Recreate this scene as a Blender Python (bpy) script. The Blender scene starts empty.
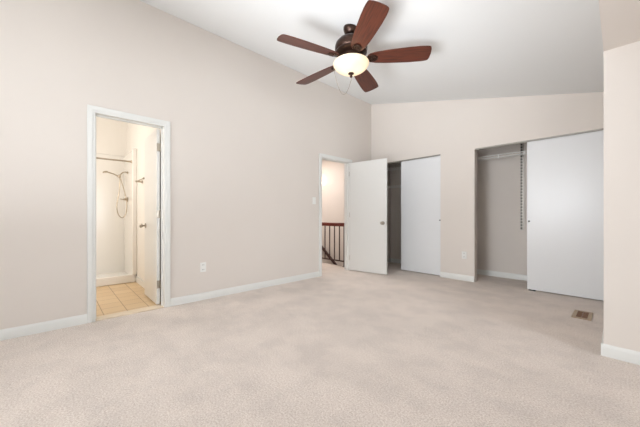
import bpy, bmesh, math, random
from mathutils import Vector, Matrix
random.seed(7)
S = bpy.context.scene
COL = S.collection
R = math.radians

# ------------------------------------------------------------------ camera
cam_d = bpy.data.cameras.new('camera')
cam = bpy.data.objects.new('camera', cam_d)
COL.objects.link(cam)
cam.location = (0, 0, 1.028)
cam.rotation_euler = (R(90), 0, R(46.7))
cam_d.sensor_width = 36
cam_d.lens = 36 * 282.5 / 640
cam_d.shift_y = 2.5 / 640
cam_d.clip_start = 0.02
S.camera = cam

# ------------------------------------------------------------------ world, light, exposure
W = bpy.data.worlds.new('sky'); S.world = W
W.use_nodes = True
wn = W.node_tree
bg = wn.nodes['Background']
bg.inputs['Color'].default_value = (0.86, 0.93, 1.0, 1)
bg.inputs['Strength'].default_value = 0.35
S.view_settings.view_transform = 'Standard'
S.view_settings.look = 'None'
S.view_settings.gamma = 1
S.view_settings.use_curve_mapping = False
S.view_settings.exposure = 0.07


def area(name, loc, rot, sx, sy, power, color):
    l = bpy.data.lights.new(name, 'AREA')
    l.shape = 'RECTANGLE'; l.size = sx; l.size_y = sy
    l.energy = power; l.color = color
    o = bpy.data.objects.new(name, l); COL.objects.link(o)
    o.location = loc; o.rotation_euler = rot
    return o


DAY = (0.94, 0.985, 1.04)


def aimed(name, loc, to, sx, sy, power, spread, color=DAY):
    o = area(name, loc, (0, 0, 0), sx, sy, power, color)
    o.rotation_euler = (Vector(to) - Vector(loc)).to_track_quat('-Z', 'Z').to_euler()
    o.data.spread = R(spread)
    return o


# daylight entering through the bedroom windows (behind and right of the camera)
aimed('window_daylight', (-1.55, -3.55, 1.60), (-1.75, 4.7, 1.0), 2.1, 1.5, 22, 55)
aimed('window_daylight', (3.45, 1.50, 1.37), (-3.5, 1.5, 1.37), 2.4, 1.3, 31, 180)
aimed('window_daylight', (3.45, 1.50, 1.40), (-3.5, 2.8, 0.7), 2.4, 1.3, 31, 70)
# added fill lights out of view, standing in for a photographer's bounced flash
aimed('flash_fill', (-1.6, -0.2, 0.9), (-1.6, -0.2, 3.0), .5, .5, 30, 180)
aimed('flash_fill', (-1.4, -2.5, 1.5), (-1.4, -2.7, 2.8), .4, .4, 56, 140)
aimed('flash_fill', (-0.9, -0.6, 0.7), (-1.9, 3.0, 3.2), 2.0, 1.4, 18, 55)  # added soft fill, aimed straight forward at the far ceiling and walls

# ------------------------------------------------------------------ materials
def srgb(r, g, b):
    f = lambda c: (c / 255 / 12.92) if c / 255 <= 0.04045 else ((c / 255 + 0.055) / 1.055) ** 2.4
    return (f(r), f(g), f(b), 1)


def mat(name, col, rough=0.5, metal=0.0, bump=0.0, bscale=200, vary=0.0, vscale=3.0, spec=0.5, coat=0.0):
    m = bpy.data.materials.new(name); m.use_nodes = True
    nt = m.node_tree; p = nt.nodes['Principled BSDF']
    p.inputs['Base Color'].default_value = col
    p.inputs['Roughness'].default_value = rough
    p.inputs['Metallic'].default_value = metal
    p.inputs['Specular IOR Level'].default_value = spec
    p.inputs['Coat Weight'].default_value = coat
    tc = nt.nodes.new('ShaderNodeTexCoord')
    if bump:
        n = nt.nodes.new('ShaderNodeTexNoise'); n.inputs['Scale'].default_value = bscale
        n.inputs['Detail'].default_value = 3
        b = nt.nodes.new('ShaderNodeBump'); b.inputs['Strength'].default_value = bump
        b.inputs['Distance'].default_value = 0.002
        nt.links.new(tc.outputs['Object'], n.inputs['Vector'])
        nt.links.new(n.outputs['Fac'], b.inputs['Height'])
        nt.links.new(b.outputs['Normal'], p.inputs['Normal'])
    if vary:
        n = nt.nodes.new('ShaderNodeTexNoise'); n.inputs['Scale'].default_value = vscale
        n.inputs['Detail'].default_value = 4
        r = nt.nodes.new('ShaderNodeValToRGB')
        r.color_ramp.elements[0].position = 0.3; r.color_ramp.elements[1].position = 0.7
        r.color_ramp.elements[0].color = tuple(c * (1 - vary) for c in col[:3]) + (1,)
        r.color_ramp.elements[1].color = tuple(min(1, c * (1 + vary)) for c in col[:3]) + (1,)
        nt.links.new(tc.outputs['Object'], n.inputs['Vector'])
        nt.links.new(n.outputs['Fac'], r.inputs['Fac'])
        nt.links.new(r.outputs['Color'], p.inputs['Base Color'])
    return m


M = {}
M['wall'] = mat('wall_paint', srgb(229, 221, 213), 0.75, bump=0.08, bscale=250, vary=0.012, vscale=1.3, spec=0.3)
M['ceil'] = mat('ceiling_paint', srgb(238, 239, 238), 0.9, bump=0.25, bscale=90, spec=0.2)
M['trim'] = mat('trim_enamel', srgb(234, 234, 230), 0.38, vary=0.006, vscale=8)
M['door'] = mat('door_enamel', srgb(229, 228, 224), 0.33, bump=0.03, bscale=25)
M['panel'] = mat('closet_panel_enamel', srgb(235, 236, 237), 0.28, bump=0.03, bscale=18)
M['plate'] = mat('white_plastic', srgb(243, 242, 238), 0.3, vary=0.01, vscale=30)
M['slot'] = mat('dark_slot', srgb(60, 56, 52), 0.6, vary=0.05, vscale=80)
M['nickel'] = mat('brushed_nickel', srgb(176, 168, 156), 0.28, 1.0, bump=0.04, bscale=300)
M['brass'] = mat('brushed_brass', srgb(178, 166, 148), 0.3, 1.0, bump=0.04, bscale=300)
M['bronze'] = mat('oiled_bronze', srgb(62, 44, 36), 0.32, 0.75, vary=0.2, vscale=14)
M['track'] = mat('aluminium_track', srgb(168, 163, 155), 0.4, 0.6, vary=0.06, vscale=40)
M['wire'] = mat('white_vinyl_wire', srgb(232, 231, 227), 0.35, vary=0.01, vscale=60)
M['black'] = mat('black_plastic', srgb(38, 36, 35), 0.45, vary=0.06, vscale=60)
M['fiber'] = mat('white_fiberglass', srgb(240, 237, 231), 0.22, bump=0.02, bscale=15)
M['bathwall'] = mat('bath_paint', srgb(240, 236, 229), 0.6, bump=0.05, bscale=220)
M['hallwall'] = mat('hall_paint', srgb(230, 222, 214), 0.75, bump=0.05, bscale=220)
M['thresh'] = mat('threshold_marble', srgb(226, 208, 184), 0.35, vary=0.04, vscale=18)
M['rail'] = mat('cherry_rail', srgb(118, 50, 36), 0.35, vary=0.2, vscale=25)
M['iron'] = mat('dark_brown_paint', srgb(66, 38, 32), 0.4, vary=0.1, vscale=25)
M['ventframe'] = mat('vent_tan', srgb(176, 152, 124), 0.5, vary=0.06, vscale=40)
M['ventslat'] = mat('vent_brown', srgb(112, 78, 54), 0.45, vary=0.1, vscale=40)
M['frost'] = mat('sconce_glass', srgb(255, 240, 215), 0.4, vary=0.01, vscale=20)


def carpet_mat():
    m = bpy.data.materials.new('beige_carpet'); m.use_nodes = True
    nt = m.node_tree; L = nt.links.new; p = nt.nodes['Principled BSDF']
    p.inputs['Roughness'].default_value = 0.95
    p.inputs['Specular IOR Level'].default_value = 0.1
    p.inputs['Sheen Weight'].default_value = 0.15
    tc = nt.nodes.new('ShaderNodeTexCoord')
    def noise(sc, det, rough=0.5, vec=None):
        n = nt.nodes.new('ShaderNodeTexNoise'); n.inputs['Scale'].default_value = sc
        n.inputs['Detail'].default_value = det; n.inputs['Roughness'].default_value = rough
        L(vec or tc.outputs['Object'], n.inputs['Vector']); return n.outputs['Fac']
    def ramp(fac, a, b, lo, hi):
        r = nt.nodes.new('ShaderNodeValToRGB')
        r.color_ramp.elements[0].position = lo; r.color_ramp.elements[1].position = hi
        r.color_ramp.elements[0].color = a; r.color_ramp.elements[1].color = b
        L(fac, r.inputs['Fac']); return r.outputs['Color']
    def mul(a, b, fac=1.0):
        x = nt.nodes.new('ShaderNodeMix'); x.data_type = 'RGBA'; x.blend_type = 'MULTIPLY'
        x.inputs['Factor'].default_value = fac
        L(a, x.inputs['A']); L(b, x.inputs['B']); return x.outputs['Result']
    g = lambda v: (v, v, v, 1)
    base = ramp(noise(105, 4, 0.8), srgb(202, 183, 170), srgb(255, 246, 237), 0.33, 0.67)
    mp = nt.nodes.new('ShaderNodeMapping'); mp.inputs['Rotation'].default_value = (0, 0, R(35))
    mp.inputs['Scale'].default_value = (1.1, 1.7, 1)
    L(tc.outputs['Object'], mp.inputs['Vector'])
    nap = ramp(noise(1.5, 3, 0.55, mp.outputs['Vector']), g(0.93), g(1.0), 0.42, 0.58)
    foot = ramp(noise(4.0, 5, 0.6), g(0.93), g(1.0), 0.40, 0.54)
    L(mul(mul(base, nap), foot), p.inputs['Base Color'])
    b = nt.nodes.new('ShaderNodeBump'); b.inputs['Strength'].default_value = 0.6
    b.inputs['Distance'].default_value = 0.006
    L(noise(140, 3, 0.7), b.inputs['Height']); L(b.outputs['Normal'], p.inputs['Normal'])
    return m


def tile_mat():
    m = bpy.data.materials.new('beige_floor_tile'); m.use_nodes = True
    nt = m.node_tree; L = nt.links.new; p = nt.nodes['Principled BSDF']
    p.inputs['Roughness'].default_value = 0.4
    tc = nt.nodes.new('ShaderNodeTexCoord')
    mp = nt.nodes.new('ShaderNodeMapping'); mp.inputs['Location'].default_value = (0.03, 0.03, 0)
    L(tc.outputs['Object'], mp.inputs['Vector'])
    br = nt.nodes.new('ShaderNodeTexBrick')
    br.offset = 0.0; br.squash = 1.0
    br.inputs['Scale'].default_value = 1.0
    br.inputs['Brick Width'].default_value = 0.205; br.inputs['Row Height'].default_value = 0.205
    br.inputs['Mortar Size'].default_value = 0.004
    br.inputs['Color1'].default_value = srgb(224, 197, 158)
    br.inputs['Color2'].default_value = srgb(216, 187, 146)
    br.inputs['Mortar'].default_value = srgb(168, 136, 98)
    L(mp.outputs['Vector'], br.inputs['Vector']); L(br.outputs['Color'], p.inputs['Base Color'])
    return m


def wood_mat():
    m = bpy.data.materials.new('walnut_blade'); m.use_nodes = True
    nt = m.node_tree; L = nt.links.new; p = nt.nodes['Principled BSDF']
    p.inputs['Roughness'].default_value = 0.38
    tc = nt.nodes.new('ShaderNodeTexCoord')
    mp = nt.nodes.new('ShaderNodeMapping'); mp.inputs['Scale'].default_value = (3, 40, 10)
    L(tc.outputs['Object'], mp.inputs['Vector'])
    n = nt.nodes.new('ShaderNodeTexNoise'); n.inputs['Scale'].default_value = 2.0
    n.inputs['Detail'].default_value = 5
    L(mp.outputs['Vector'], n.inputs['Vector'])
    r = nt.nodes.new('ShaderNodeValToRGB')
    r.color_ramp.elements[0].position = 0.3; r.color_ramp.elements[1].position = 0.7
    r.color_ramp.elements[0].color = srgb(64, 29, 18); r.color_ramp.elements[1].color = srgb(100, 49, 32)
    L(n.outputs['Fac'], r.inputs['Fac']); L(r.outputs['Color'], p.inputs['Base Color'])
    return m


def bowl_mat():
    m = bpy.data.materials.new('lit_alabaster_glass'); m.use_nodes = True
    nt = m.node_tree; L = nt.links.new
    for n in list(nt.nodes): nt.nodes.remove(n)
    out = nt.nodes.new('ShaderNodeOutputMaterial')
    tc = nt.nodes.new('ShaderNodeTexCoord')
    n = nt.nodes.new('ShaderNodeTexNoise'); n.inputs['Scale'].default_value = 9; n.inputs['Detail'].default_value = 3
    L(tc.outputs['Object'], n.inputs['Vector'])
    r = nt.nodes.new('ShaderNodeValToRGB')
    r.color_ramp.elements[0].color = srgb(244, 226, 196); r.color_ramp.elements[1].color = srgb(252, 243, 224)
    L(n.outputs['Fac'], r.inputs['Fac'])
    d = nt.nodes.new('ShaderNodeBsdfDiffuse'); t = nt.nodes.new('ShaderNodeBsdfTranslucent')
    g = nt.nodes.new('ShaderNodeBsdfGlossy'); g.inputs['Roughness'].default_value = 0.25
    L(r.outputs['Color'], d.inputs['Color']); L(r.outputs['Color'], t.inputs['Color'])
    m1 = nt.nodes.new('ShaderNodeMixShader'); m1.inputs[0].default_value = 0.5
    L(d.outputs[0], m1.inputs[1]); L(t.outputs[0], m1.inputs[2])
    m2 = nt.nodes.new('ShaderNodeMixShader'); m2.inputs[0].default_value = 0.04
    L(m1.outputs[0], m2.inputs[1]); L(g.outputs[0], m2.inputs[2])
    e = nt.nodes.new('ShaderNodeEmission'); e.inputs['Strength'].default_value = 0.22
    e.inputs['Color'].default_value = srgb(255, 236, 206)
    a = nt.nodes.new('ShaderNodeAddShader')
    L(m2.outputs[0], a.inputs[0]); L(e.outputs[0], a.inputs[1])
    L(a.outputs[0], out.inputs['Surface'])
    return m


def glass_mat():
    m = bpy.data.materials.new('window_glass'); m.use_nodes = True
    nt = m.node_tree; L = nt.links.new
    for n in list(nt.nodes): nt.nodes.remove(n)
    out = nt.nodes.new('ShaderNodeOutputMaterial')
    t = nt.nodes.new('ShaderNodeBsdfTransparent'); g = nt.nodes.new('ShaderNodeBsdfGlossy')
    g.inputs['Roughness'].default_value = 0.02
    x = nt.nodes.new('ShaderNodeMixShader'); x.inputs[0].default_value = 0.06
    L(t.outputs[0], x.inputs[1]); L(g.outputs[0], x.inputs[2]); L(x.outputs[0], out.inputs['Surface'])
    return m


M['carpet'] = carpet_mat(); M['tile'] = tile_mat(); M['wood'] = wood_mat()
M['bowl'] = bowl_mat(); M['glass'] = glass_mat()
fp = M['frost'].node_tree.nodes['Principled BSDF']
fp.inputs['Emission Color'].default_value = srgb(255, 226, 180); fp.inputs['Emission Strength'].default_value = 2.5

# ------------------------------------------------------------------ mesh helpers
WL = {}            # world position of each object's origin (unrotated frames)


class MB:
    def __init__(s): s.v = []; s.f = []

    def add(s, vs, fs):
        k = len(s.v); s.v += [tuple(v) for v in vs]; s.f += [tuple(i + k for i in f) for f in fs]; return s

    def box(s, x0, x1, y0, y1, z0, z1):
        return s.add([(x0, y0, z0), (x1, y0, z0), (x1, y1, z0), (x0, y1, z0), (x0, y0, z1), (x1, y0, z1), (x1, y1, z1), (x0, y1, z1)],
                     [(3, 2, 1, 0), (4, 5, 6, 7), (0, 1, 5, 4), (1, 2, 6, 5), (2, 3, 7, 6), (3, 0, 4, 7)])

    def prism(s, poly, e):
        """closed polygon (3-D points, planar) pushed along vector e"""
        n = len(poly); e = Vector(e)
        vs = [Vector(p) for p in poly] + [Vector(p) + e for p in poly]
        fs = [tuple(range(n))[::-1], tuple(range(n, 2 * n))] + [(i, (i + 1) % n, n + (i + 1) % n, n + i) for i in range(n)]
        return s.add(vs, fs)

    def lathe(s, prof, c=(0, 0, 0), axis='Z', n=40, caps=True):
        """prof: (radius, height) list"""
        vs = []; fs = []
        c = Vector(c)
        ax = {'Z': Matrix.Identity(3), 'X': Matrix.Rotation(R(90), 3, 'Y'), 'Y': Matrix.Rotation(R(-90), 3, 'X')}[axis] if isinstance(axis, str) else axis
        for r, h in prof:
            for k in range(n):
                a = 2 * math.pi * k / n
                vs.append(c + ax @ Vector((r * math.cos(a), r * math.sin(a), h)))
        for i in range(len(prof) - 1):
            for k in range(n):
                k2 = (k + 1) % n
                fs.append((i * n + k, i * n + k2, (i + 1) * n + k2, (i + 1) * n + k))
        if caps:
            if prof[0][0] > 1e-5: fs.append(tuple(range(n))[::-1])
            if prof[-1][0] > 1e-5: fs.append(tuple(range((len(prof) - 1) * n, len(prof) * n)))
        return s.add(vs, fs)

    def tube(s, pts, r, n=8, closed=False):
        pts = [Vector(p) for p in pts]; m = len(pts); vs = []; fs = []
        up = Vector((0, 0, 1)); prev = None
        for i, p in enumerate(pts):
            if closed: t = pts[(i + 1) % m] - pts[i - 1]
            else: t = pts[min(i + 1, m - 1)] - pts[max(i - 1, 0)]
            t.normalize()
            if prev is None:
                a = t.cross(up if abs(t.z) < 0.9 else Vector((1, 0, 0)))
            else:
                a = prev - t * prev.dot(t)
            a.normalize(); prev = a; b = t.cross(a)
            rr = r[i] if isinstance(r, (list, tuple)) else r
            for k in range(n):
                q = 2 * math.pi * k / n
                vs.append(p + a * rr * math.cos(q) + b * rr * math.sin(q))
        for i in range(m if closed else m - 1):
            j = (i + 1) % m
            for k in range(n):
                k2 = (k + 1) % n
                fs.append((i * n + k, i * n + k2, j * n + k2, j * n + k))
        if not closed:
            fs += [tuple(range(n))[::-1], tuple(range((m - 1) * n, m * n))]
        return s.add(vs, fs)

    def build(s, name, m, parent=None, local=False, bevel=0.0, smooth=True, base=None):
        me = bpy.data.meshes.new(name)
        o = bpy.data.objects.new(name, me)
        if local:
            off = Vector((0, 0, 0))
        elif parent is not None:
            off = WL[parent.name]
        else:
            xs, ys, zs = zip(*s.v)
            off = Vector(base) if base else Vector(((min(xs) + max(xs)) / 2, (min(ys) + max(ys)) / 2, min(zs)))
        me.from_pydata([Vector(v) - off for v in s.v], [], s.f)
        bm = bmesh.new(); bm.from_mesh(me)
        bmesh.ops.remove_doubles(bm, verts=bm.verts, dist=1e-6)
        bmesh.ops.recalc_face_normals(bm, faces=bm.faces)
        bm.to_mesh(me); bm.free()
        me.materials.append(m)
        if smooth:
            for p in me.polygons: p.use_smooth = True
            me.set_sharp_from_angle(angle=R(38))
        COL.objects.link(o)
        if parent is not None: o.parent = parent
        else: o.location = off
        WL[o.name] = off.copy()
        if bevel:
            b = o.modifiers.new('bevel', 'BEVEL'); b.width = bevel; b.segments = 2; b.limit_method = 'ANGLE'
        return o


def tag(o, label=None, cat=None, group=None, kind=None):
    if label: o['label'] = label
    if cat: o['category'] = cat
    if group: o['group'] = group
    if kind: o['kind'] = kind
    return o


def struct(o, label=None, cat=None): return tag(o, label, cat, kind='structure')


def empty(name, loc, label, cat, group=None, kind=None, rz=0):
    o = bpy.data.objects.new(name, None); COL.objects.link(o)
    o.empty_display_size = 0.1
    o.location = loc; o.rotation_euler = (0, 0, rz)
    WL[o.name] = Vector(loc)
    return tag(o, label, cat, group, kind)


def wall_grid(mb, fixed, span, zspan, holes, axis):
    """a wall slab with rectangular holes; axis 'X' = slab of constant x, its length along y; 'Y' the other way"""
    us = sorted({span[0], span[1], *[h[0] for h in holes], *[h[1] for h in holes]})
    zs = sorted({zspan[0], zspan[1], *[h[2] for h in holes], *[h[3] for h in holes]})
    ys = set()
    for a, b in zip(us, us[1:]):
        run = None
        for c, d in zip(zs, zs[1:]):
            um, zm = (a + b) / 2, (c + d) / 2
            if any(h[0] < um < h[1] and h[2] < zm < h[3] for h in holes):
                continue
            if axis == 'X': mb.box(fixed[0], fixed[1], a, b, c, d)
            else: mb.box(a, b, fixed[0], fixed[1], c, d)
    return mb


# ------------------------------------------------------------------ plan numbers (metres)
XL, XLO = -3.51, -3.63          # left wall: room face, far face
YB, YBO = 4.76, 4.88            # closet wall: room face, inside face
YC = 5.47                       # closet back wall
XR = -0.082                     # corner of the right-hand wall
YR = 2.95                       # its face towards the camera
YF, XE = -3.30, 3.20            # walls behind / right of the camera
ZS = 2.24                       # soffit
HB = (0.296, 0.901, 2.035)      # bathroom opening y0, y1, top
HH = (3.345, 4.075, 2.035)      # hall opening
CL = (-3.46, -2.08)             # left closet opening
CR = (-1.549, -0.112)           # right closet opening
ZO = 2.075                      # closet opening height
zc = lambda x: 3.325 - 0.243 * (x + 3.51)   # the sloped ceiling

# ------------------------------------------------------------------ floors
struct(MB().box(XLO + 0.01, XE, YF, YC, -0.06, 0).build('floor', M['carpet'], base=(0, 0, 0)))
struct(MB().box(-6.6, XLO + 0.01, 1.07, 4.33, -0.25, 0).build('floor_hall', M['carpet'], base=(0, 0, 0)))
struct(MB().box(-6.05, XLO + 0.0, -0.95, 0.95, -0.06, -0.004).build('floor_bathroom', M['tile'], base=(0, 0, 0)))
struct(MB().box(-6.6, XLO, 4.33, 5.2, -2.65, -2.55).build('floor_stairwell', M['carpet'], base=(0, 0, -2.55)))

# ------------------------------------------------------------------ walls
b = MB()
wall_grid(b, (XLO, XL), (YF - 0.12, YC), (0, 3.48), [(HB[0] - .02, HB[1] + .02, 0, HB[2] + .02), (HH[0] - .02, HH[1] + .02, 0, HH[2] + .02)], 'X')
struct(b.build('wall_left', M['wall'], smooth=False))
b = MB()
wall_grid(b, (YB, YBO), (XL, XR), (0, 2.3), [(CL[0], CL[1], 0, ZO), (CR[0], CR[1], 0, ZO)], 'Y')
b.prism([(XL, YB, 2.3), (XR, YB, 2.3), (XR, YB, zc(XR) + .03), (XL, YB, zc(XL) + .03)], (0, YBO - YB, 0))
struct(b.build('wall_back', M['wall'], smooth=False))
struct(MB().box(XL, XR, YC, YC + .1, 0, 2.5).build('wall_closet_back', M['wall'], smooth=False))
struct(MB().box(-1.865, -1.765, YBO, YC, 0, 2.45).build('wall_closet_partition', M['wall'], smooth=False))
struct(MB().box(XL, XR, YBO, YC, 2.45, 2.52).build('ceiling_closet', M['ceil'], smooth=False))
b = MB().box(XR, XE, YR, YR + .12, 0, 2.6).box(XR, XR + .12, YR + .12, YC, 0, 2.6)
struct(b.build('wall_right', M['wall'], smooth=False))
W1 = (-2.6, -0.5, 0.75, 2.25); W2 = (0.7, 2.4, 0.7, 2.0); W3 = (0.3, 2.7, 0.7, 2.05)
b = MB()
wall_grid(b, (YF - .12, YF), (XL, XE), (0, 2.35), [W1, W2], 'Y')
b.prism([(XL, YF - .12, 2.35), (XR, YF - .12, 2.35), (XR, YF - .12, zc(XR) + .03), (XL, YF - .12, zc(XL) + .03)], (0, .12, 0))
struct(b.build('wall_front', M['wall'], smooth=False))
struct(wall_grid(MB(), (XE, XE + .12), (YF - .12, YR + .12), (0, 2.35), [W3], 'X').build('wall_far_right', M['wall'], smooth=False))

# ceiling: sloped vault, then the dropped soffit over the right side
b = MB().prism([(XLO, YF - .12, zc(XLO)), (XR + .05, YF - .12, zc(XR + .05)), (XR + .05, YF - .12, zc(XR) + .12), (XLO, YF - .12, zc(XLO) + .12)], (0, YBO - YF + .12, 0))
struct(b.build('ceiling', M['ceil'], smooth=False))
b = MB().prism([(XR, YF, ZS), (XE, YF, ZS), (XE, YF, ZS + .1), (XR + .1, YF, ZS + .1), (XR + .1, YF, 2.62), (XR, YF, 2.62)], (0, YR - YF, 0))
struct(b.build('ceiling_soffit', M['wall'], smooth=False))

# ------------------------------------------------------------------ windows behind the camera
def window(name, rect, axis, at):
    u0, u1, z0, z1 = rect
    def bx(mb, a, b_, c, d, e0, e1):
        if axis == 'Y': mb.box(a, b_, at + e0, at + e1, c, d)
        else: mb.box(at - e1, at - e0, a, b_, c, d)
    f = MB()
    bx(f, u0, u0 + .06, z0, z1, -.1, -.02); bx(f, u1 - .06, u1, z0, z1, -.1, -.02)
    bx(f, u0 + .06, u1 - .06, z0, z0 + .06, -.1, -.02); bx(f, u0 + .06, u1 - .06, z1 - .06, z1, -.1, -.02)
    bx(f, u0 + .06, u1 - .06, (z0 + z1) / 2 - .025, (z0 + z1) / 2 + .025, -.09, -.03)
    fr = struct(f.build(name, M['trim'], smooth=False))
    for za, zb in ((z0 + .06, (z0 + z1) / 2 - .025), ((z0 + z1) / 2 + .025, z1 - .06)):
        p = MB(); bx(p, u0 + .06, u1 - .06, za, zb, -.064, -.058); p.build('pane', M['glass'], fr, smooth=False)
    c = MB()
    bx(c, u0 - .07, u0, z0, z1 + .07, .0005, .016); bx(c, u1, u1 + .07, z0, z1 + .07, .0005, .016)
    bx(c, u0, u1, z1, z1 + .07, .0005, .016)
    c.build('casing', M['trim'], fr, smooth=False)
    s = MB(); bx(s, u0 - .09, u1 + .09, z0 - .035, z0, .0005, .05); s.build('sill', M['trim'], fr, smooth=False)


window('window_1', W1, 'Y', YF); window('window_2', W2, 'Y', YF); window('window_3', W3, 'X', XE)

# ------------------------------------------------------------------ bathroom shell
struct(MB().box(-6.15, -6.05, -1.05, 1.07, 0, 2.9).build('wall_bathroom_back', M['bathwall'], smooth=False))
struct(MB().box(-6.05, XLO, 0.95, 1.07, 0, 2.9).build('wall_bathroom_right', M['bathwall'], smooth=False))
struct(MB().box(-6.05, XLO, -1.05, -0.95, 0, 2.9).build('wall_bathroom_left', M['bathwall'], smooth=False))
struct(MB().box(-6.15, XLO, -1.05, 1.07, 2.90, 3.0).build('ceiling_bathroom', M['ceil'], smooth=False))
struct(MB().box(-5.2, XLO, 0.936, 0.95, -.004, 0.09).build('baseboard_bathroom', M['trim'], bevel=.003))

# ------------------------------------------------------------------ hall shell
struct(MB().box(-6.6, XLO, 5.2, 5.3, -2.65, 2.6).build('wall_hall_back', M['hallwall'], smooth=False))
struct(MB().box(-6.7, -6.6, 1.07, 5.3, -2.65, 2.6).build('wall_hall_left', M['hallwall'], smooth=False))
struct(MB().box(XLO, XLO + .1, 4.33, 5.3, -2.65, -0.06).build('wall_stairwell_right', M['hallwall'], smooth=False))
struct(MB().box(-6.6, XLO, 4.30, 4.33, -2.65, -0.25).build('wall_stairwell_front', M['hallwall'], smooth=False))
struct(MB().box(-6.7, XLO, 1.0, 5.3, 2.6, 2.7).build('ceiling_hall', M['ceil'], smooth=False))

# ------------------------------------------------------------------ trim and baseboards
def casing(name, y0, y1, top):
    """jamb lining plus the flat moulded casing on the room side"""
    j = MB().box(XLO - .004, XL + .002, y0 - .02, y0, 0, top).box(XLO - .004, XL + .002, y1, y1 + .02, 0, top)
    j.box(XLO - .004, XL + .002, y0 - .02, y1 + .02, top, top + .02)
    o = struct(j.build(name, M['trim'], smooth=False))
    w = .062
    c = MB()
    for face, s in ((XL, 1), (XLO, -1)):
        for (a, t) in ((.0, .011), (.022, .017)):     # a stepped profile, thicker to the outside
            q0 = face + s * .0006; q1 = face + s * t
            x0, x1 = min(q0, q1), max(q0, q1)
            c.box(x0, x1, y0 - w, y0 - a, 0, top + a); c.box(x0, x1, y1 + a, y1 + w, 0, top + a)
            c.box(x0, x1, y0 - w, y1 + w, top + a, top + w)
    c.build('casing', M['trim'], o, bevel=.003)
    stp = MB().box(XLO + .045, XLO + .058, y0, y0 + .012, 0, top).box(XLO + .045, XLO + .058, y1 - .012, y1, 0, top).box(XLO + .045, XLO + .058, y0, y1, top - .012, top)
    if name == 'trim_2':
        stp = MB().box(XL - .058, XL - .045, y0, y0 + .012, 0, top).box(XL - .058, XL - .045, y1 - .012, y1, 0, top).box(XL - .058, XL - .045, y0, y1, top - .012, top)
    stp.build('door_stop', M['trim'], o, smooth=False)
    return o


casing('trim_1', *HB)
casing('trim_2', *HH)
struct(MB().box(XLO - .004, XL + .004, HB[0], HB[1], -.004, .009).build('trim_3', M['thresh'], bevel=.003))

BH = .088
def base_prof(mb, a, b_, n):
    """baseboard between ground points a and b, n = unit normal into the room"""
    a = Vector((*a, 0)); b_ = Vector((*b_, 0)); n = Vector((*n, 0))
    pts = [(.0006, 0), (.014, 0), (.014, BH * .74), (.011, BH * .84), (.006, BH), (.0006, BH)]
    mb.prism([a + n * u + Vector((0, 0, z)) for u, z in pts], b_ - a)
    return mb


b = MB()
base_prof(b, (XL, YF), (XL, HB[0] - .062), (1, 0)); base_prof(b, (XL, HB[1] + .062), (XL, HH[0] - .062), (1, 0))
base_prof(b, (XL, HH[1] + .062), (XL, YB), (1, 0))
struct(b.build('baseboard_left', M['trim']))
b = base_prof(MB(), (CL[1], YB), (CR[0], YB), (0, -1))
struct(b.build('baseboard_back', M['trim']))
b = base_prof(MB(), (XR - .014, YR), (XE, YR), (0, -1)); base_prof(b, (XR, YR - .012), (XR, YB), (-1, 0))
struct(b.build('baseboard_right', M['trim']))
b = base_prof(MB(), (XL, YC), (-1.865, YC), (0, -1)); base_prof(b, (-1.765, YC), (XR, YC), (0, -1))
base_prof(b, (-1.765, YBO), (-1.765, YC), (1, 0)); base_prof(b, (XL, YBO), (XL, YC), (1, 0))
struct(b.build('baseboard_closet', M['trim']))
b = base_prof(MB(), (XL, YF), (XE, YF), (0, 1)); base_prof(b, (XE, YF), (XE, YR), (-1, 0))
struct(b.build('baseboard_front', M['trim']))
b = base_prof(MB(), (XLO, 1.07), (XLO, HH[0] - .062), (-1, 0)); base_prof(b, (XLO, HH[1] + .062), (XLO, 4.33), (-1, 0))
struct(b.build('baseboard_hall', M['trim']))

# closet tracks along the top of both openings, and lined edges of the openings
for i, (x0, x1) in enumerate((CL, CR)):
    t = MB().box(x0 + .001, x1 - .001, YB + .004, YB + .010, ZO - .016, ZO - .001).box(x0 + .001, x1 - .001, YB + .010, YBO - .01, ZO - .006, ZO - .001)
    t.box(x0 + .001, x1 - .001, YB + .054, YB + .058, ZO - .014, ZO - .006).box(x0 + .001, x1 - .001, YB + .104, YB + .108, ZO - .014, ZO - .006)
    struct(t.build('trim_%d' % (4 + i), M['track'], smooth=False))

# ------------------------------------------------------------------ hinged doors
def knob(parent, x, side, z=.905, m=None):
    """round door knob on the leaf face; side +1/-1 along the leaf's local y"""
    y = .0176 * side
    q = [(.032, 0), (.032, .005), (.026, .009), (.012, .012), (.011, .032), (.020, .038), (.0275, .048), (.0275, .060), (.020, .068), (.0001, .070)]
    b = MB().lathe([(r, h) for r, h in q], (0, 0, 0), Matrix.Rotation(R(-90 * side), 3, 'X'), 28)
    b.v = [(v[0] + x, v[1] + y, v[2] + z) for v in b.v]
    return b.build('knob', m or M['nickel'], parent, local=True)


def hinged(name, hinge, ang, width, height, label, sgn):
    """leaf in local x from the hinge pin; local y = thickness"""
    root = empty(name, (hinge[0], hinge[1], 0.0), label, 'door', kind='structure', rz=ang)
    MB().box(.004, width, -.0175, .0175, .012, height).build('leaf', M['door'], root, local=True, bevel=.002)
    for s in (1, -1): knob(root, width - .065, s)
    MB().box(width - .0002, width + .0015, -.011, .011, .88, .94).build('latch_plate', M['nickel'], root, local=True)
    for z in (.24, 1.05, 1.82):
        h = MB().box(-.002, .0035, -.0165, .0165, z - .045, z + .045)
        h.lathe([(.006, z - .048), (.006, z + .048)], (-.001, .0195 * sgn, 0), 'Z', 12)
        h.build('hinge', M['nickel'], root, local=True)
    return root


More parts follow.
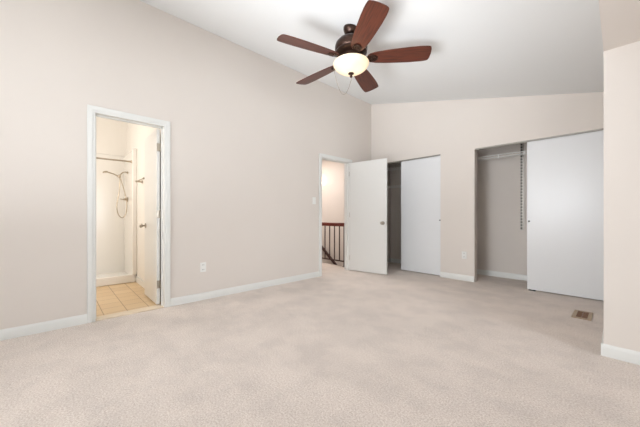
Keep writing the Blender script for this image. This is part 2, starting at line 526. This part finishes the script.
# bathroom leaf swings into the bathroom, hall leaf swings into the bedroom
hinged('door_1', (XLO - .012, HB[1] - .024, 0), R(180), .60, 2.028, 'white bathroom door standing open beside the shower stall', -1)
hinged('door_2', (XL + .006, HH[1] + .008, 0), R(9.5), .745, 2.030, 'white flat hall door swung open in front of the closet', 1)

# ------------------------------------------------------------------ sliding closet panels
def slider(name, x0, x1, y, label, pull, fr=True):
    root = empty(name, ((x0 + x1) / 2, y, 0), label, 'door', kind='structure')
    MB().box(x0, x1, y - .009, y + .009, .014, ZO - .019).build('panel', M['panel'], root, bevel=.0015)
    e = MB()
    e.lathe([(.0115, 0), (.0115, .003), (.0085, .004), (.007, .001), (.0001, .0008)], (pull, y - .0092, .955), Matrix.Rotation(R(90), 3, 'X'), 24)
    e.build('finger_pull', M['black'], root)
    for x in (x0 + .12, x1 - .12):
        MB().box(x - .03, x + .03, y + .0095, y + .014, ZO - .09, ZO - .022).lathe([(.012, -.004), (.012, .004)], (x, y + .018, ZO - .04), 'Y', 16).build('roller', M['nickel'], root)
    return root


slider('door_3', -2.842, -2.084, 4.797, 'white sliding closet panel closed across the closet nearest the hall door', -2.102)
slider('door_4', -2.835, -2.086, 4.846, 'second white sliding panel tucked behind the front panel of the left closet', -2.812)
slider('door_5', -.884, -.129, 4.797, 'glossy white sliding closet panel right of the open closet', -.862)
slider('door_6', -.878, -.131, 4.846, 'second white sliding panel tucked behind the front panel of the right closet', -.150)
# floor guide under the edge of the right-hand panels
g = MB().box(-.866, -.790, 4.778, 4.862, .0, .004).box(-.866, -.836, 4.778, 4.785, .004, .017).box(-.818, -.790, 4.778, 4.785, .004, .017).box(-.866, -.79, 4.81, 4.83, .004, .02)
tag(g.build('door_guide', M['black']), 'small dark floor guide under the left edge of the glossy closet panel', 'door guide')

# ------------------------------------------------------------------ closet fittings
def wire_shelf(x0, x1, y0, y1, z, label, group):
    root = empty('wire_shelf', ((x0 + x1) / 2, y1, z), label, 'shelf', group)
    d = MB()
    n = int((x1 - x0) / .05)
    for i in range(n + 1):
        x = x0 + (x1 - x0) * i / n
        d.tube([(x, y1 - .004, z), (x, y0, z), (x, y0, z - .044)], .0013, 5)
    for y in (y1 - .004, (y0 + y1) / 2):
        d.tube([(x0, y, z - .004), (x1, y, z - .004)], .003, 6)
    d.build('deck', M['wire'], root)
    MB().tube([(x0, y0, z), (x1, y0, z)], .007, 8).tube([(x0, y0 - .001, z - .032), (x1, y0 - .001, z - .045)], .007, 8).build('front_lip', M['wire'], root)
    k = x0 + .09
    while k < x1:
        MB().box(k - .007, k + .007, y0 - .011, y0 + .004, z - .056, z + .008).build('clip', M['plate'], root, bevel=.002)
        k += .34
    return root


wire_shelf(-1.76, -.10, 5.17, YC, 2.005, 'white wire shelf across the top of the open right closet', 'wire closet shelves')
wire_shelf(-3.50, -1.87, 5.17, YC, 2.03, 'upper white wire shelf in the narrow gap of the left closet', 'wire closet shelves')
wire_shelf(-3.50, -1.87, 5.17, YC, 1.655, 'lower white wire shelf in the narrow gap of the left closet', 'wire closet shelves')


def standard(x, z0, z1, label):
    root = empty('shelf_standard', (x, YC, z0), label, 'shelf track', 'slotted shelf tracks on the closet walls')
    s = MB().box(x - .020, x + .020, YC - .004, YC - .0005, z0, z1).box(x - .020, x - .017, YC - .013, YC - .004, z0, z1).box(x + .017, x + .020, YC - .013, YC - .004, z0, z1)
    s.build('channel', M['track'], root, smooth=False)
    z = z0 + .02
    while z < z1 - .02:
        MB().box(x - .0215, x + .002, YC - .0165, YC - .0045, z, z + .026).build('slot', M['slot'], root, smooth=False); z += .048
    return root


standard(-1.072, .80, 2.20, 'dark slotted shelf track on the back wall of the open right closet')
standard(-3.205, .90, 2.15, 'slotted shelf track on the back wall of the left closet')

# ------------------------------------------------------------------ outlets and switch
def outlet(c, n, label):
    """duplex outlet; n = wall normal axis ('X' faces +x, 'Y' faces -y)"""
    root = empty('wall_outlet', c, label, 'outlet', 'white wall outlets')
    def bx(u0, u1, z0, z1, d0, d1):
        m = MB()
        if n == 'X': return m.box(c[0] + d0, c[0] + d1, c[1] + u0, c[1] + u1, c[2] + z0, c[2] + z1)
        return m.box(c[0] + u0, c[0] + u1, c[1] - d1, c[1] - d0, c[2] + z0, c[2] + z1)
    bx(-.036, .036, -.058, .058, .0005, .006).build('cover_plate', M['plate'], root, bevel=.002)
    for z in (-.028, .028):
        r = bx(-.017, .017, z - .015, z + .015, .006, .009).build('receptacle', M['plate'], root, bevel=.0015)
        for u in (-.007, .007):
            bx(u - .0018, u + .0018, z - .005, z + .007, .009, .0095).build('slot', M['slot'], r, smooth=False)
    return root


outlet((XL, 1.334, .40), 'X', 'white duplex outlet low on the long left wall')
outlet((-1.70, YB, .405), 'Y', 'white duplex outlet low on the wall between the two closets')
c = (XL, 3.17, 1.285)
root = empty('light_switch', c, 'white light switch left of the hall doorway', 'light switch')
MB().box(c[0] + .0005, c[0] + .006, c[1] - .036, c[1] + .036, c[2] - .058, c[2] + .058).build('cover_plate', M['plate'], root, bevel=.002)
MB().prism([(c[0] + .006, c[1] - .005, c[2] - .011), (c[0] + .006, c[1] - .005, c[2] + .011), (c[0] + .017, c[1] - .005, c[2] + .009), (c[0] + .015, c[1] - .005, c[2] + .001)], (0, .01, 0)).build('toggle', M['plate'], root)

# ------------------------------------------------------------------ floor register
root = empty('floor_vent', (-.265, 3.985, 0), 'brown slotted floor vent in the carpet near the right wall', 'vent')
vx0, vx1, vy0, vy1 = -.338, -.192, 3.825, 4.145
f = MB().box(vx0, vx1, vy0, vy0 + .035, .0, .007).box(vx0, vx1, vy1 - .035, vy1, .0, .007).box(vx0, vx0 + .03, vy0 + .035, vy1 - .035, .0, .007).box(vx1 - .03, vx1, vy0 + .035, vy1 - .035, .0, .007)
f.build('frame', M['ventframe'], root, bevel=.002)
MB().box(vx0 + .028, vx1 - .028, vy0 + .033, vy1 - .033, .0003, .0012).build('duct_opening', M['slot'], root, smooth=False)
for k in range(15):
    y = vy0 + .043 + k * .0165
    MB().prism([(vx0 + .03, y, .0015), (vx0 + .03, y + .003, .0015), (vx0 + .03, y + .009, .006), (vx0 + .03, y + .006, .006)], (vx1 - vx0 - .06, 0, 0)).build('louver', M['ventslat'], root, smooth=False)
MB().box((vx0 + vx1) / 2 - .003, (vx0 + vx1) / 2 + .003, vy0 + .035, vy1 - .035, .004, .0066).build('crossbar', M['ventslat'], root, smooth=False)

# ------------------------------------------------------------------ ceiling fan
FX, FY = -1.850, 2.172
FZ = zc(FX)
ZB = 2.588
fan = empty('ceiling_fan', (FX, FY, FZ), 'bronze ceiling fan with five dark wood blades and a lit glass bowl', 'ceiling fan')
tilt = Matrix.Rotation(math.atan(0.243), 3, 'Y')
MB().lathe([(.0001, .0), (.072, .0), (.076, -.010), (.073, -.032), (.060, -.058), (.040, -.076), (.028, -.082)], (FX, FY, FZ - .001), tilt, 40).build('canopy', M['bronze'], fan)
MB().lathe([(.021, FZ - .075), (.021, 2.825), (.034, 2.82), (.034, 2.80)], (FX, FY, 0), 'Z', 24).build('downrod', M['bronze'], fan)
MB().lathe([(.030, 2.802), (.085, 2.798), (.130, 2.782), (.154, 2.755), (.162, 2.725), (.162, 2.690), (.154, 2.678), (.157, 2.672), (.157, 2.660), (.130, 2.642), (.105, 2.634), (.105, 2.618)], (FX, FY, 0), 'Z', 48).build('motor_housing', M['bronze'], fan)
MB().lathe([(.10, 2.618), (.10, 2.602), (.082, 2.596), (.082, 2.582), (.12, 2.576), (.150, 2.572), (.150, 2.566), (.10, 2.568)], (FX, FY, 0), 'Z', 48).build('light_fitter', M['bronze'], fan)
prof = [(.166, 2.566), (.176, 2.563), (.1785, 2.557), (.177, 2.548), (.171, 2.534), (.160, 2.518), (.143, 2.502), (.120, 2.487), (.092, 2.475), (.062, 2.466), (.032, 2.460), (.0001, 2.458)]
bowl = MB().lathe(prof, (FX, FY, 0), 'Z', 56, caps=False).build('glass_bowl', M['bowl'], fan)
MB().lathe([(.0001, 2.466), (.028, 2.462), (.030, 2.454), (.016, 2.446), (.012, 2.436), (.015, 2.428), (.010, 2.418), (.0001, 2.414)], (FX, FY, 0), 'Z', 24).build('finial', M['bronze'], fan)
# blades
def outline():
    up = [(.165, .034), (.19, .055), (.24, .069), (.34, .081), (.46, .089), (.58, .094), (.67, .094), (.715, .091), (.740, .087), (.753, .078), (.761, .055), (.766, .0)]
    return up + [(x, -y) for x, y in reversed(up[:-1])]


pitch = Matrix.Rotation(R(-13.5), 4, 'X')
for k in range(5):
    ang = R(46.7 + 63.7 + 72 * k)
    # the blade's own frame: x outwards from the hub
    bl = MB().prism([(x, y, -.003) for x, y in outline()], (0, 0, .007))
    bl.v = [tuple(pitch @ Vector(v)) for v in bl.v]
    o = bl.build('blade', M['wood'], fan, local=True, bevel=.0015)
    o.location = (0, 0, ZB + .012 - FZ); o.rotation_euler = (0, 0, ang)
    WL[o.name] = Vector((0, 0, 0))
    br = MB()
    arm = [(.090, -.016), (.13, -.014), (.165, -.030), (.20, -.045), (.235, -.040), (.262, -.018)]
    arm = arm + [(x, -y) for x, y in reversed(arm)]
    br.prism([(x, y, -.010) for x, y in arm], (0, 0, .0065))
    br.tube([(.228 + .026 * math.cos(t * math.pi / 12), .026 * math.sin(t * math.pi / 12), -.012) for t in range(24)], .0055, 8, closed=True)
    for sx, sy in ((.195, .030), (.195, -.030), (.25, 0)):
        br.lathe([(.0001, -.0155), (.005, -.014), (.006, -.0095)], (sx, sy, 0), 'Z', 10)
    br.v = [tuple(pitch @ Vector(v)) for v in br.v]
    br.tube([(.085, 0, .022), (.11, 0, .016), (.135, 0, .002), (.155, 0, -.006)], .011, 8)
    br.build('blade_bracket', M['bronze'], o, local=True, bevel=.001)
# pull chain hanging from the fitter to the finial
right = Vector((math.cos(R(46.7)), math.sin(R(46.7)), 0))
p0 = Vector((FX, FY, 2.548)) - right * .181; p1 = Vector((FX, FY, 2.425)) + right * .008
pts = []
for i in range(33):
    t = i / 32
    p = p0.lerp(p1, t); p.z -= .255 * 4 * t * (1 - t) * (1.0 if t < .5 else 1.0) * (.92)
    pts.append(p)
MB().tube(pts, .0016, 6).build('pull_chain', M['brass'], fan)
for dx, dy in ((.06, .02), (-.05, .05), (-.01, -.06)):
    l = bpy.data.lights.new('fan_bulb', 'POINT'); l.energy = .17; l.color = (1.0, .84, .60); l.shadow_soft_size = .028
    o = bpy.data.objects.new('fan_bulb', l); COL.objects.link(o); o.parent = fan
    o.location = (dx, dy, 2.526 - FZ)

# ------------------------------------------------------------------ bathroom
st = empty('shower_stall', (-5.62, .2, 0), 'white fiberglass shower stall beyond the bathroom door', 'shower')
SX0, SX1, SY0, SY1 = -6.045, -5.19, -.935, .935
b = MB().box(SX0, SX1, SY0, SY1, -.003, .045).box(SX1 - .09, SX1, SY0, SY1, .045, .12)
b.build('pan', M['fiber'], st, bevel=.012)
b = MB().box(SX0, SX0 + .03, SY0, SY1, .045, 2.08).box(SX0 + .03, SX1, SY1 - .03, SY1, .045, 2.08).box(SX0 + .03, SX1, SY0, SY0 + .03, .045, 2.08)
b.box(SX1 - .045, SX1 + .004, SY1 - .045, SY1 + .0142, .12, 2.085)
b.build('surround', M['fiber'], st, bevel=.01)
MB().lathe([(.03, .046), (.03, .049), (.0001, .049)], (-5.65, .2, 0), 'Z', 20).build('drain', M['nickel'], st)
# shower rod
sr = empty('shower_rod', (-5.29, .2, 1.885), 'straight metal shower rod across the top of the shower stall', 'shower rod')
MB().tube([(-5.29, -.895, 1.885), (-5.29, .895, 1.885)], .0125, 12).build('rod', M['brass'], sr)
for y, s in ((.9035, -1), (-.9035, 1)):
    MB().lathe([(.030, 0), (.030, .006), (.018, .018), (.016, .03)], (-5.29, y, 1.885), Matrix.Rotation(R(-90 * s), 3, 'X'), 20).build('flange', M['brass'], sr)
# hand shower with arm and hose
YW = .904
hs = empty('hand_shower', (-5.66, YW, 1.78), 'brushed metal hand shower with looping hose inside the shower stall', 'shower head')
HX = -5.66
arm_pts = [(HX, YW - .002, 1.755), (HX, YW - .035, 1.762), (HX, YW - .075, 1.748), (HX, YW - .108, 1.700), (HX, YW - .114, 1.690)]
MB().tube(arm_pts, .009, 10).build('shower_arm', M['brass'], hs)
MB().lathe([(.028, 0), (.028, .004), (.013, .014)], (HX, YW - .0005, 1.755), Matrix.Rotation(R(90), 3, 'X'), 20).build('flange', M['brass'], hs)
MB().lathe([(.015, -.025), (.019, -.018), (.019, .018), (.014, .03)], (HX, YW - .116, 1.680), 'Z', 16).build('bracket', M['brass'], hs)
hd = MB().tube([(HX, YW - .110, 1.652), (HX, YW - .145, 1.688), (HX, YW - .20, 1.715), (HX, YW - .27, 1.735)], [.009, .011, .010, .012], 10)
hd.lathe([(.014, .014), (.034, .006), (.041, -.006), (.041, -.014), (.0001, -.016)], (HX, YW - .300, 1.737), Matrix.Rotation(R(12), 3, 'X'), 24)
hd.build('handset', M['brass'], hs)
hose = [(HX, YW - .110, 1.652), (HX, YW - .112, 1.58), (-5.65, YW - .122, 1.42), (-5.64, YW - .150, 1.25), (-5.63, YW - .155, 1.15), (-5.63, YW - .130, 1.045), (-5.63, YW - .085, 1.000), (-5.63, YW - .040, 1.045),
        (-5.63, YW - .020, 1.15), (-5.64, YW - .022, 1.28), (-5.65, YW - .045, 1.42), (-5.655, YW - .082, 1.57), (HX, YW - .106, 1.665)]
def smooth_path(P, n=6):
    P = [Vector(p) for p in P]; out = []
    for i in range(len(P) - 1):
        a, b_, c_, d_ = P[max(i - 1, 0)], P[i], P[i + 1], P[min(i + 2, len(P) - 1)]
        for k in range(n):
            t = k / n
            out.append(.5 * ((2 * b_) + (c_ - a) * t + (2 * a - 5 * b_ + 4 * c_ - d_) * t * t + (3 * b_ - a - 3 * c_ + d_) * t ** 3))
    return out + [P[-1]]
MB().tube(smooth_path(hose), .0068, 8).build('hose', M['brass'], hs)
# valve
sv = empty('shower_valve', (-5.68, YW, 1.30), 'round shower valve with lever below the hand shower', 'shower valve')
MB().lathe([(.044, 0), (.044, .004), (.036, .010), (.020, .014), (.020, .045), (.0001, .047)], (-5.68, YW - .0005, 1.305), Matrix.Rotation(R(90), 3, 'X'), 28).build('escutcheon', M['brass'], sv)
MB().tube([(-5.68, YW - .045, 1.305), (-5.68, YW - .065, 1.304), (-5.68, YW - .105, 1.310)], [.013, .010, .007], 10).build('lever', M['brass'], sv)
# towel bar on the bathroom wall behind the open door
tb = empty('towel_bar', (-4.62, .95, 1.53), 'metal towel bar on the bathroom wall just left of the door edge', 'towel bar')
for x in (-4.82, -4.36):
    MB().lathe([(.024, 0), (.024, .006), (.011, .014), (.011, .066), (.014, .07), (.014, .085), (.0001, .088)], (x, .9495, 1.53), Matrix.Rotation(R(90), 3, 'X'), 18).build('post', M['brass'], tb)
MB().tube([(-4.84, .873, 1.53), (-4.34, .873, 1.53)], .008, 10).build('bar', M['brass'], tb)
# unseen area light by the left wall, added to light the stall evenly
aimed('bathroom_fill', (-4.5, -.88, 2.05), (-5.7, .9, 1.45), 1.0, .4, 37, 180, (1.0, .93, .86))

# ------------------------------------------------------------------ hall: railing, stair handrail, sconce
RY = 4.29
rl = empty('stair_railing', (-4.4, RY, 0), 'dark red brown stair railing with thin balusters in the hall', 'railing')
MB().prism([(-5.02, RY - .03, .815), (-5.02, RY + .03, .815), (-5.02, RY + .033, .865), (-5.02, RY + .02, .888), (-5.02, RY - .02, .888), (-5.02, RY - .033, .865)], (1.212, 0, 0)).build('handrail', M['rail'], rl, bevel=.004)
MB().box(-5.0, -3.84, RY - .012, RY + .012, .092, .118).build('bottom_rail', M['iron'], rl, bevel=.002)
for x in (-3.833, -5.0):
    MB().box(x - .013, x + .013, RY - .013, RY + .013, .0, .815).box(x - .03, x + .03, RY - .03, RY + .03, .0, .006).build('newel_post', M['iron'], rl, bevel=.002)
for k in range(7):
    x = -3.967 - .142 * k
    MB().box(x - .009, x + .009, RY - .009, RY + .009, .118, .815).build('baluster', M['iron'], rl, bevel=.001)
hr = empty('stair_handrail', (-5.3, 5.2, .1), 'sloped dark wooden handrail going down behind the hall railing', 'handrail')
MB().prism([(-5.95, 5.10, .64), (-5.95, 5.15, .64), (-5.95, 5.15, .715), (-5.95, 5.10, .715)], (1.5, 0, -1.2)).build('rail', M['iron'], hr, bevel=.008)
for t in (.15, .85):
    p = Vector((-5.95 + 1.5 * t, 5.125, .655 - 1.2 * t))
    MB().tube([p, p + Vector((0, .0, -.045)), p + Vector((0, .073, -.055))], .006, 8).build('bracket', M['bronze'], hr)

sc = empty('wall_sconce', (-5.50, 5.2, 1.80), 'small glowing wall sconce at the left edge of the hall doorway', 'wall lamp')
MB().lathe([(.05, 0), (.05, .01), (.03, .018), (.0001, .02)], (-5.50, 5.1995, 1.76), Matrix.Rotation(R(90), 3, 'X'), 24).build('back_plate', M['brass'], sc)
MB().tube([(-5.50, 5.185, 1.76), (-5.50, 5.13, 1.75), (-5.50, 5.10, 1.77), (-5.50, 5.10, 1.785)], .007, 8).build('arm', M['brass'], sc)
MB().lathe([(.028, 1.785), (.042, 1.80), (.055, 1.85), (.065, 1.90), (.063, 1.90), (.052, 1.85), (.038, 1.803), (.0001, 1.80)], (-5.50, 5.10, 0), 'Z', 28, caps=False).build('lamp_shade', M['frost'], sc)
l = bpy.data.lights.new('sconce_bulb', 'POINT'); l.energy = 2.0; l.color = (1.0, .80, .62); l.shadow_soft_size = .03
o = bpy.data.objects.new('sconce_bulb', l); COL.objects.link(o); o.parent = sc; o.location = (0, -.10, .12)
area('hall_fill', (-5.3, 4.1, 2.57), (0, 0, 0), .5, .5, 36, (1.0, .92, .88))  # unseen area light, added to brighten the hall besides the sconce
